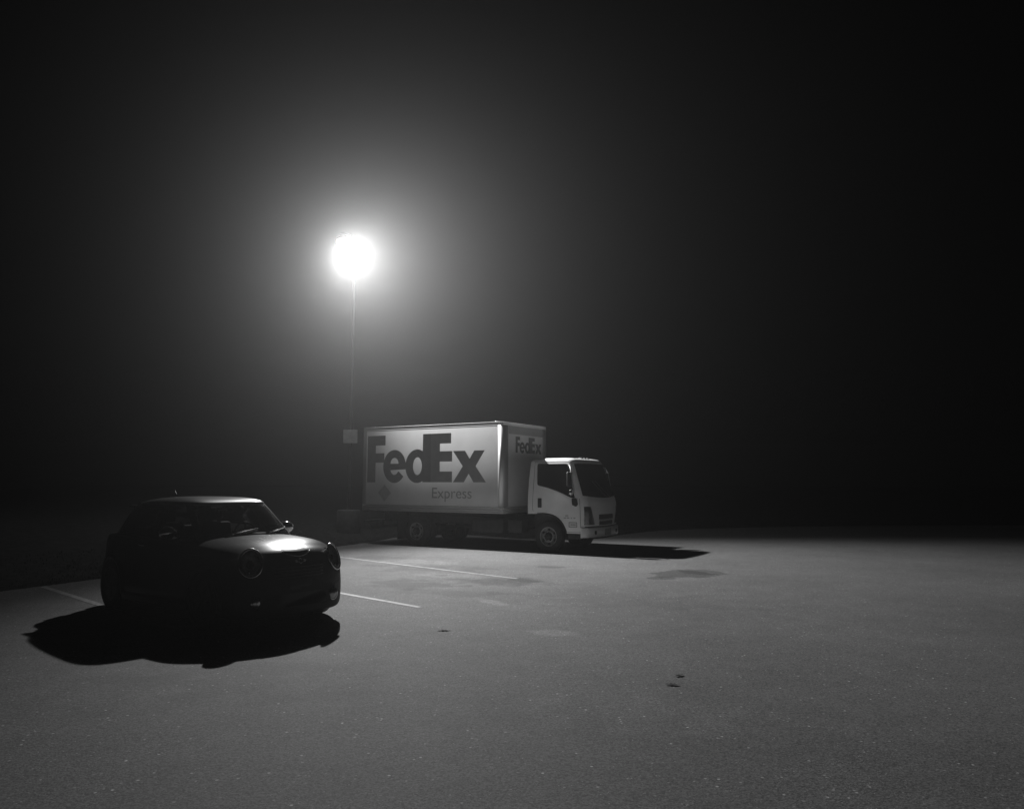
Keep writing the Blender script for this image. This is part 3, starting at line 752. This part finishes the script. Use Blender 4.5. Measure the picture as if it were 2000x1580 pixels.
# open the cabin
HL = []
for s in (-1, 1):
    hh = bvh.ray_cast(Vector((2, s * .59, .735)), Vector((-1, 0, 0)))
    nn = Vector((.80, s * .36, .34)).normalized(); uu = Vector((0, 0, 1)) - nn * nn.z; uu.normalize(); HL.append((hh[0] + nn * .004, nn, uu, nn.cross(uu)))
def in_lamp(c):
    for p, nn, uu, vv in HL:
        q = c - p
        if abs(q.dot(nn)) < .09 and (q.dot(vv) / .118) ** 2 + (q.dot(uu) / .142) ** 2 < 1: return True
    return False
doomed = [f for f in bm.faces if in_lamp(f.calc_center_median())] + [f for f in bm.faces if -2.72 < f.calc_center_median().x < -.56 and abs(f.calc_center_median().y) < .66 and f.calc_center_median().z > .86]
bmesh.ops.delete(bm, geom=doomed, context='FACES')
body = bm_obj("body", bm, car_paint, M, smooth=True)
def on_body(o_, d):
    h = bvh.ray_cast(Vector(o_), Vector(d).normalized()); return h[0], h[1]
# wheel arches: black lips and dark wells
for xw in (0.0, -2.467):
    for s in (-1, 1):
        bm = bmesh.new(); P = []
        for k in range(21):
            a = math.pi * (-.08 + 1.16 * k / 20); x, z = xw + .355 * math.cos(a), .31 + .355 * math.sin(a); z = max(z, .17)
            hit = on_body((x, s * 2, z), (0, -s, 0)); y = hit[0].y if hit[0] else s * .82
            P.append(Vector((x, y + s * .002, z)))
        tube(bm, P, .036, 8); bm_obj("wheel_arch", bm, trim, M, smooth=True)
        bm = bmesh.new()
        lathe(bm, [(.0001, s * .848), (.33, s * .847), (.335, s * .60)], n=36, at=(xw, 0, .325)); bm_obj("wheel_well", bm, trim, M)
        wheel("wheel", M, xw, s * .775, .31, .185, .215, s, steel_dark, 5)
# skirt strips
for s in (-1, 1):
    bm = bmesh.new(); box(bm, (-2.12, s * .835 - .02, .155), (-.35, s * .835 + .02, .25), .015, 2); bm_obj("side_skirt", bm, trim, M, smooth=True)
# greenhouse by plan rings
GZ = [(.925, -.24, -2.92, .775, 4.6), (1.00, -.34, -2.88, .757, 4.8), (1.12, -.53, -2.80, .722, 5.0), (1.24, -.71, -2.70, .683, 5.2), (1.315, -.83, -2.62, .655, 5.4), (1.338, -.87, -2.59, .645, 5.4)]
def green(z, n=180):
    xf, xr, wd, ex = interp(GZ, z); cx = (xf + xr) / 2; ax = (xf - xr) / 2; out = []
    for k in range(n):
        a = 2 * math.pi * k / n; c, s = math.cos(a), math.sin(a)
        X = cx + ax * math.copysign(abs(c) ** (2 / ex), c)
        tp = 1 - .13 * ((xf - X) / (xf - xr)) * max(0.0, (z - .95) / .40)
        out.append(Vector((X, wd * tp * math.copysign(abs(s) ** (2 / ex), s), z)))
    return out
gz = [.925 + (1.338 - .925) * k / 12 for k in range(13)]
GR = [green(z) for z in gz]; NG = 180
def gpart(name, test, m, off=0.0, parent=M, z0=0, z1=12):
    bm = bmesh.new(); vm = {}
    def V(j, k):
        k %= NG
        if (j, k) not in vm:
            p = GR[j][k]; c = Vector((p.x + 1.6, p.y, 0)).normalized(); vm[(j, k)] = bm.verts.new(p + c * off)
        return vm[(j, k)]
    for j in range(z0, z1):
        for k in range(NG):
            if test(k * 360.0 / NG, j): bm.faces.new((V(j, k), V(j, k + 1), V(j + 1, k + 1), V(j + 1, k)))
    return bm_obj(name, bm, m, parent, smooth=True)
fold = lambda a: a if a <= 180 else 360 - a
gpart("windshield", lambda a, j: fold(a + 1) < 38, clear_glass, z0=1)
ap = gpart("roof_pillar", lambda a, j: 38 <= fold(a + 1) < 50 or 128 <= fold(a + 1) < 146 or j == 0, trim, .004)
for s in (1, -1):
    gpart("side_window", lambda a, j, s=s: 50 <= fold(a + 1) < 86 and (a < 180) == (s > 0) and j > 0, tint_glass)
    gpart("rear_side_window", lambda a, j, s=s: 89 <= fold(a + 1) < 128 and (a < 180) == (s > 0) and j > 0, tint_glass)
    gpart("door_pillar", lambda a, j, s=s: 86 <= fold(a + 1) < 89 and (a < 180) == (s > 0) and j > 0, trim)
gpart("rear_window", lambda a, j: 146 <= fold(a + 1) and j > 0, tint_glass)
# roof
bm = bmesh.new(); rr = []
base_ring = green(1.338)
for sc_, z in ((.992, 1.328), (1.006, 1.336), (1.008, 1.348), (.992, 1.364), (.94, 1.385), (.84, 1.404), (.68, 1.419), (.45, 1.428), (.2, 1.431), (.02, 1.432)):
    rr.append([Vector((-1.73 + (p.x + 1.73) * sc_, p.y * sc_, z - .020 * ((p.x + 1.6) * sc_) ** 2 * (3.0 if p.x < -1.6 else .3))) for p in base_ring])
loft(bm, rr); roof = bm_obj("roof", bm, car_roof, M, smooth=True)
bm = bmesh.new(); box(bm, (-2.76, -.52, 1.275), (-2.50, .52, 1.305), .014, 3); bm_obj("roof_spoiler", bm, car_paint, M, smooth=True)
bm = bmesh.new(); lathe(bm, [(.032, 0), (.028, .018), (.012, .03)], n=14, axis='z', at=(-2.35, 0, 1.388)); tube(bm, [(-2.35, 0, 1.41), (-2.44, 0, 1.50)], .004, 6); bm_obj("antenna", bm, trim, M, smooth=True)
# cowl and wipers
bm = bmesh.new(); P = []
for k in range(21):
    y = -.66 + 1.32 * k / 20; x = -.33 - .22 * (abs(y) / .72) ** 3; h = on_body((x, y, 2), (0, 0, -1)); P.append(Vector((x, y, (h[0].z if h[0] else .98) + .006)))
tube(bm, P, .016, 6); bm_obj("cowl_strip", bm, trim, M, smooth=True)
def ws_pt(y, z, off=.012):
    xf, xr, wd, ex = interp(GZ, z); ax = (xf - xr) / 2; x = (xf + xr) / 2 + ax * (1 - min(.999, abs(y) / wd) ** ex) ** (1 / ex)
    return Vector((x + off, y, z + off * .6))
for y0 in (-.42, .12):
    bm = bmesh.new(); tube(bm, [ws_pt(y0, .955, .02), ws_pt(y0 + .22, 1.0, .022), ws_pt(y0 + .46, 1.035, .018)], [.011, .008, .005], 6)
    tube(bm, [ws_pt(y0 + .02, .985, .012), ws_pt(y0 + .25, 1.015, .012), ws_pt(y0 + .54, 1.045, .012)], .006, 6)
    bm_obj("wiper", bm, trim, M, smooth=True)
# interior
bm = bmesh.new(); box(bm, (-2.75, -.70, .30), (-.50, .70, .34)); box(bm, (-.62, -.70, .34), (-.50, .70, .86)); box(bm, (-2.78, -.70, .34), (-2.72, .70, .90)); box(bm, (-2.72, -.72, .34), (-.6, -.69, .90)); box(bm, (-2.72, .69, .34), (-.6, .72, .90))
bm_obj("cabin_tub", bm, cabin, M)
bm = bmesh.new(); box(bm, (-.92, -.68, .80), (-.47, .68, .980), .035, 3); box(bm, (-.98, -.09, .55), (-.80, .09, .86), .03, 2); bm_obj("dashboard", bm, cabin, M, smooth=True, sharp=40)
for y in (-.36, .36):
    bm = bmesh.new(); box(bm, (-1.75, y - .24, .42), (-1.22, y + .24, .58), .05, 3)
    box(bm, (-1.86, y - .23, .52), (-1.70, y + .23, 1.10), .05, 3, rot=Matrix.Rotation(R(-14), 3, 'Y'), piv=(-1.75, y, .55)); st = bm_obj("front_seat", bm, cabin, M, smooth=True, sharp=50)
    bm = bmesh.new(); box(bm, (-1.99, y - .13, 1.10), (-1.90, y + .13, 1.26), .035, 3); tube(bm, [(-1.93, y - .06, 1.02), (-1.945, y - .06, 1.12)], .007); tube(bm, [(-1.93, y + .06, 1.02), (-1.945, y + .06, 1.12)], .007)
    bm_obj("head_restraint", bm, cabin_light, st, smooth=True, sharp=50)
bm = bmesh.new(); box(bm, (-2.66, -.62, .50), (-2.52, .62, 1.02), .05, 3); bm_obj("rear_bench", bm, cabin, M, smooth=True, sharp=50)
bm = bmesh.new()
bmesh_pts = [Vector((0, math.cos(a) * .18, math.sin(a) * .18)) for a in [2 * math.pi * k / 24 for k in range(25)]]
rt = Matrix.Rotation(R(-22), 3, 'Y')
tube(bm, [rt @ p + Vector((-1.06, .36, .93)) for p in bmesh_pts], .014, 8, cap=False)
for a in (0, 2.1, 4.2): tube(bm, [Vector((-1.06, .36, .93)), rt @ Vector((0, math.sin(a) * .18, math.cos(a) * .18)) + Vector((-1.06, .36, .93))], .014, 6)
bm_obj("steering_wheel", bm, cabin_light, M, smooth=True)
bm = bmesh.new(); box(bm, (-1.06, -.12, 1.235), (-1.03, .12, 1.30), .012, 3); tube(bm, [(-1.03, 0, 1.29), (-.96, 0, 1.335)], .01); bm_obj("rearview_mirror", bm, chrome, M, smooth=True)
# door mirrors
for s in (-1, 1):
    bm = bmesh.new()
    mt = Matrix.Translation((-.87, s * .865, 1.025)) @ Matrix.Rotation(R(-8), 4, 'Y') @ Matrix.Diagonal((.085, .118, .078, 1))
    bmesh.ops.create_uvsphere(bm, u_segments=24, v_segments=16, radius=1.0, matrix=mt)
    tube(bm, [(-.82, s * .74, .955), (-.85, s * .82, .98)], .028, 8)
    mo = bm_obj("door_mirror", bm, chrome, M, smooth=True)
    bm = bmesh.new(); bmesh.ops.create_uvsphere(bm, u_segments=20, v_segments=10, radius=1.0, matrix=Matrix.Translation((-.932, s * .865, 1.02)) @ Matrix.Diagonal((.028, .098, .062, 1)))
    bm_obj("mirror_glass", bm, trim, mo, smooth=True)
# door handles
for s in (-1, 1):
    h = on_body((-1.62, s * 2, .845), (0, -s, 0)); p = h[0] if h[0] else Vector((-1.62, s * .83, .845))
    bm = bmesh.new(); tube(bm, [(-1.71, p.y + s * .005, .845), (-1.69, p.y + s * .03, .85), (-1.55, p.y + s * .03, .85), (-1.53, p.y + s * .005, .845)], .012, 8); bm_obj("door_handle", bm, chrome, M, smooth=True)
# headlights: deep oval bowls with glass set into the clamshell
for s in (-1, 1):
    p, nrm, u, v = HL[0 if s < 0 else 1]
    def dome(name, rx, rz, depth, m, parent, base=0.0, seg=36, rngs=8, ring=False):
        bm = bmesh.new(); prev = None
        for j in range(rngs + 1):
            t = j / rngs * math.pi / 2; rad = math.cos(t) if not ring else 1.0
            cur = [bm.verts.new(p + nrm * (base + depth * math.sin(t)) + v * (math.cos(2 * math.pi * k / seg) * rx * max(rad, .001)) + u * (math.sin(2 * math.pi * k / seg) * rz * max(rad, .001))) for k in range(seg)]
            if prev:
                for k in range(seg): bm.faces.new((prev[k], prev[(k + 1) % seg], cur[(k + 1) % seg], cur[k]))
            prev = cur
        return bm_obj(name, bm, m, parent, smooth=True)
    bowl = dome("headlight", .124, .150, -.11, mat("bowl_reflector", .9, .35, metal=.1, noise=.25, nscale=25), M, base=.014)
    dome("headlight_lens", .126, .152, .034, lens_glass, bowl, base=.010)
    bm = bmesh.new(); tube(bm, [p + nrm * .012 + v * (math.cos(a) * .130) + u * (math.sin(a) * .156) for a in [2 * math.pi * k / 40 for k in range(41)]], .014, 10, cap=False)
    bm_obj("headlight_ring", bm, chrome_soft, bowl, smooth=True)
    bm = bmesh.new(); q0 = []; q1 = []
    for k in range(41):
        a = 2 * math.pi * k / 40; e = v * math.cos(a) * .126 + u * math.sin(a) * .152
        q0.append(bm.verts.new(p + nrm * .014 + e)); q1.append(bm.verts.new(p + nrm * .008 + e * .84))
    for k in range(40): bm.faces.new((q0[k], q0[k + 1], q1[k + 1], q1[k]))
    bm_obj("bezel", bm, chrome_soft, bowl, smooth=True)
    bm = bmesh.new(); bmesh.ops.create_uvsphere(bm, u_segments=20, v_segments=12, radius=.045, matrix=Matrix.Translation(p - nrm * .045)); bm_obj("projector", bm, trim, bowl, smooth=True)
    bm = bmesh.new(); bmesh.ops.create_uvsphere(bm, u_segments=16, v_segments=10, radius=.020, matrix=Matrix.Translation(p + nrm * .004 - u * .100 + v * .02)); bm_obj("turn_signal", bm, chrome, bowl, smooth=True)
    # fog lamp
    h = on_body((2, s * .55, .315), (-1, 0, 0)); q = h[0] if h[0] else Vector((.66, s * .55, .315))
    bm = bmesh.new(); lathe(bm, [(.062, -.01), (.060, .012), (.05, .018), (.03, .024), (.0001, .026)], n=24, axis='x', at=q); fl = bm_obj("fog_lamp", bm, lamp_shell, M, smooth=True)
    bm = bmesh.new(); lathe(bm, [(.066, -.01), (.072, .012), (.060, .016)], n=24, axis='x', at=q); bm_obj("fog_lamp_ring", bm, chrome, fl, smooth=True)
# a shaped panel on the nose surface
def nose_patch(name, y0, y1, z0, z1, off, m, ny=20, nz=6, parent=M, taper=0.0):
    bm = bmesh.new(); G = []
    for j in range(nz + 1):
        v = j / nz; z = z0 + (z1 - z0) * v; row = []
        for i in range(ny + 1):
            y = (y0 + (y1 - y0) * i / ny) * (1 + taper * (v - .5)); h = on_body((2, y, z), (-1, 0, 0)); q = h[0] if h[0] else Vector((.7, y, z)); row.append(bm.verts.new((q.x + off, y, z)))
        G.append(row)
    for a, b2 in zip(G, G[1:]):
        for i in range(ny): bm.faces.new((a[i], a[i + 1], b2[i + 1], b2[i]))
    return bm_obj(name, bm, m, parent, smooth=True)
gr = nose_patch("grille", -.36, .36, .555, .70, .006, trim, taper=.18)
for z in (.575, .61, .645, .68):
    bm = bmesh.new(); P = []
    for k in range(13):
        y = -.34 + .68 * k / 12; h = on_body((2, y, z), (-1, 0, 0)); P.append(Vector((h[0].x + .012, y, z)))
    tube(bm, P, .006, 6); bm_obj("grille_slat", bm, mat("slat_dark", .06, .3, metal=.5, noise=.1) if z == .575 else bpy.data.materials["slat_dark"], gr, smooth=True)
nose_patch("lower_grille", -.42, .42, .25, .39, .006, trim)
nose_patch("number_plate_mount", -.16, .16, .43, .54, .012, trim, ny=6)
# bonnet scoop: raised lip with a dark slot facing forward
def top_pt(x, y, off=0.0):
    h = on_body((x, y, 2), (0, 0, -1)); q = h[0] if h[0] else Vector((x, y, .9)); n = h[1] if h[1] else Vector((0, 0, 1))
    if n.z < 0: n = -n
    return q + n * off
bm = bmesh.new(); G = []
for j in range(9):
    t = j / 8; row = []
    for i in range(25):
        y = -.22 + .44 * i / 24; e = max(0.0, 1 - (y / .22) ** 2) ** 1.5
        x = .655 - .30 * t - .05 * (y / .22) ** 2; hgt = .010 * e * (1 - t) ** 1.5 - .0015
        row.append(bm.verts.new(top_pt(x, y, hgt)))
    G.append(row)
for a, b2 in zip(G, G[1:]):
    for i in range(24): bm.faces.new((a[i], a[i + 1], b2[i + 1], b2[i]))
hs = bm_obj("hood_scoop", bm, car_paint, M, smooth=True)
bm = bmesh.new(); rowa = []; rowb = []
for i in range(25):
    y = -.19 + .38 * i / 24; e = math.sqrt(max(0, 1 - (y / .192) ** 2)); x = .664 - .05 * (y / .22) ** 2
    rowa.append(bm.verts.new(top_pt(x + .034 * e, y, .004))); rowb.append(bm.verts.new(top_pt(x - .012, y, .003 + .012 * e)))
for i in range(24): bm.faces.new((rowa[i], rowa[i + 1], rowb[i + 1], rowb[i]))
bm_obj("scoop_opening", bm, trim, hs, smooth=True)
bm = bmesh.new(); tube(bm, [top_pt(.664 - .05 * (y / .22) ** 2 + .034 * math.sqrt(max(0, 1 - (y / .20) ** 2)), y, .006) for y in [-.2 + .4 * k / 20 for k in range(21)]], .005, 6); bm_obj("scoop_trim", bm, chrome, hs, smooth=True)
# winged round badge ahead of the scoop
bq = top_pt(.722, 0, .008); h = on_body((.722, 0, 2), (0, 0, -1)); bn = h[1] if h[1] and h[1].z > 0 else Vector((.6, 0, .8)); bt = Vector((0, 1, 0)); bu = bn.cross(bt).normalized()
bm = bmesh.new()
tube(bm, [bq + bt * math.cos(a) * .028 + bu * math.sin(a) * .028 for a in [2 * math.pi * k / 20 for k in range(21)]], .005, 6, cap=False)
for s in (-1, 1):
    for q_ in (-.012, 0, .012): tube(bm, [bq + bt * s * .034 + bu * q_, bq + bt * s * (.085 - abs(q_)) + bu * q_], .0035, 5)
bm_obj("badge", bm, chrome, M, smooth=True)
# hood shut line around the headlight clamshell and hood edge
for s in (-1, 1):
    bm = bmesh.new(); P = []
    for k in range(19):
        x = .40 - .80 * k / 18; z = .70 + .10 * min(1, (.40 - x) / .5); h = on_body((x, s * 2, z), (0, -s, 0)); q = h[0]
        if q: P.append(q)
    tube(bm, P, .004, 5); bm_obj("hood_gap", bm, trim, M)
    h = on_body((-3.5, s * .66, .72), (1, 0, 0)); q = h[0] if h[0] else Vector((-3, s * .66, .72))
    bm = bmesh.new(); box(bm, (q.x - .02, s * .66 - .06, .62), (q.x + .03, s * .66 + .06, .84), .02, 3); bm_obj("tail_light", bm, trim, M, smooth=True)
bm = bmesh.new(); box(bm, (-3.06, -.6, .24), (-2.98, .6, .42), .03, 3); bm_obj("rear_bumper", bm, trim, M, smooth=True)
# a pale sheet added on the dashboard for a bright sliver under the wipers
sheet = empty("sliver_sheet", (0, 0, 0)); bpy.data.objects.remove(sheet)
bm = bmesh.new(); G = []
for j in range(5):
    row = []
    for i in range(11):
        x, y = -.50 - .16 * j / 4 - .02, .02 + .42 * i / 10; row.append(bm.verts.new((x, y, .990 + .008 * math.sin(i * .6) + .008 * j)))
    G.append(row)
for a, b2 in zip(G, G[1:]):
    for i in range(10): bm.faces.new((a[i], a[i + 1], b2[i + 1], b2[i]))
sh = bm_obj("sliver_sheet", bm, sliver, None, smooth=True); so = sh.modifiers.new("t", 'SOLIDIFY'); so.thickness = .001
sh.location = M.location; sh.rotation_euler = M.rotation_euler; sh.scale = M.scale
tag(sh, "pale sheet added on the dashboard to stand for a bright sliver under the windshield of the dark car", "sliver")

# ------------------------------------------------------------------ haze
hm = bpy.data.materials.new("haze"); hm.use_nodes = True; nt = hm.node_tree
for n in list(nt.nodes): nt.nodes.remove(n)
out = nt.nodes.new("ShaderNodeOutputMaterial"); pv = nt.nodes.new("ShaderNodeVolumePrincipled")
pv.inputs["Color"].default_value = (.9, .9, .9, 1); pv.inputs["Density"].default_value = HAZE_DENSITY; pv.inputs["Anisotropy"].default_value = HAZE_ANISO
nt.links.new(pv.outputs[0], out.inputs["Volume"])
bm = bmesh.new(); box(bm, (-151, -61, -1.0), (151, 176, 10.6))
tag(bm_obj("haze", bm, hm), "thin pale fog hanging over the parking lot around the lamp", "fog", kind='stuff')
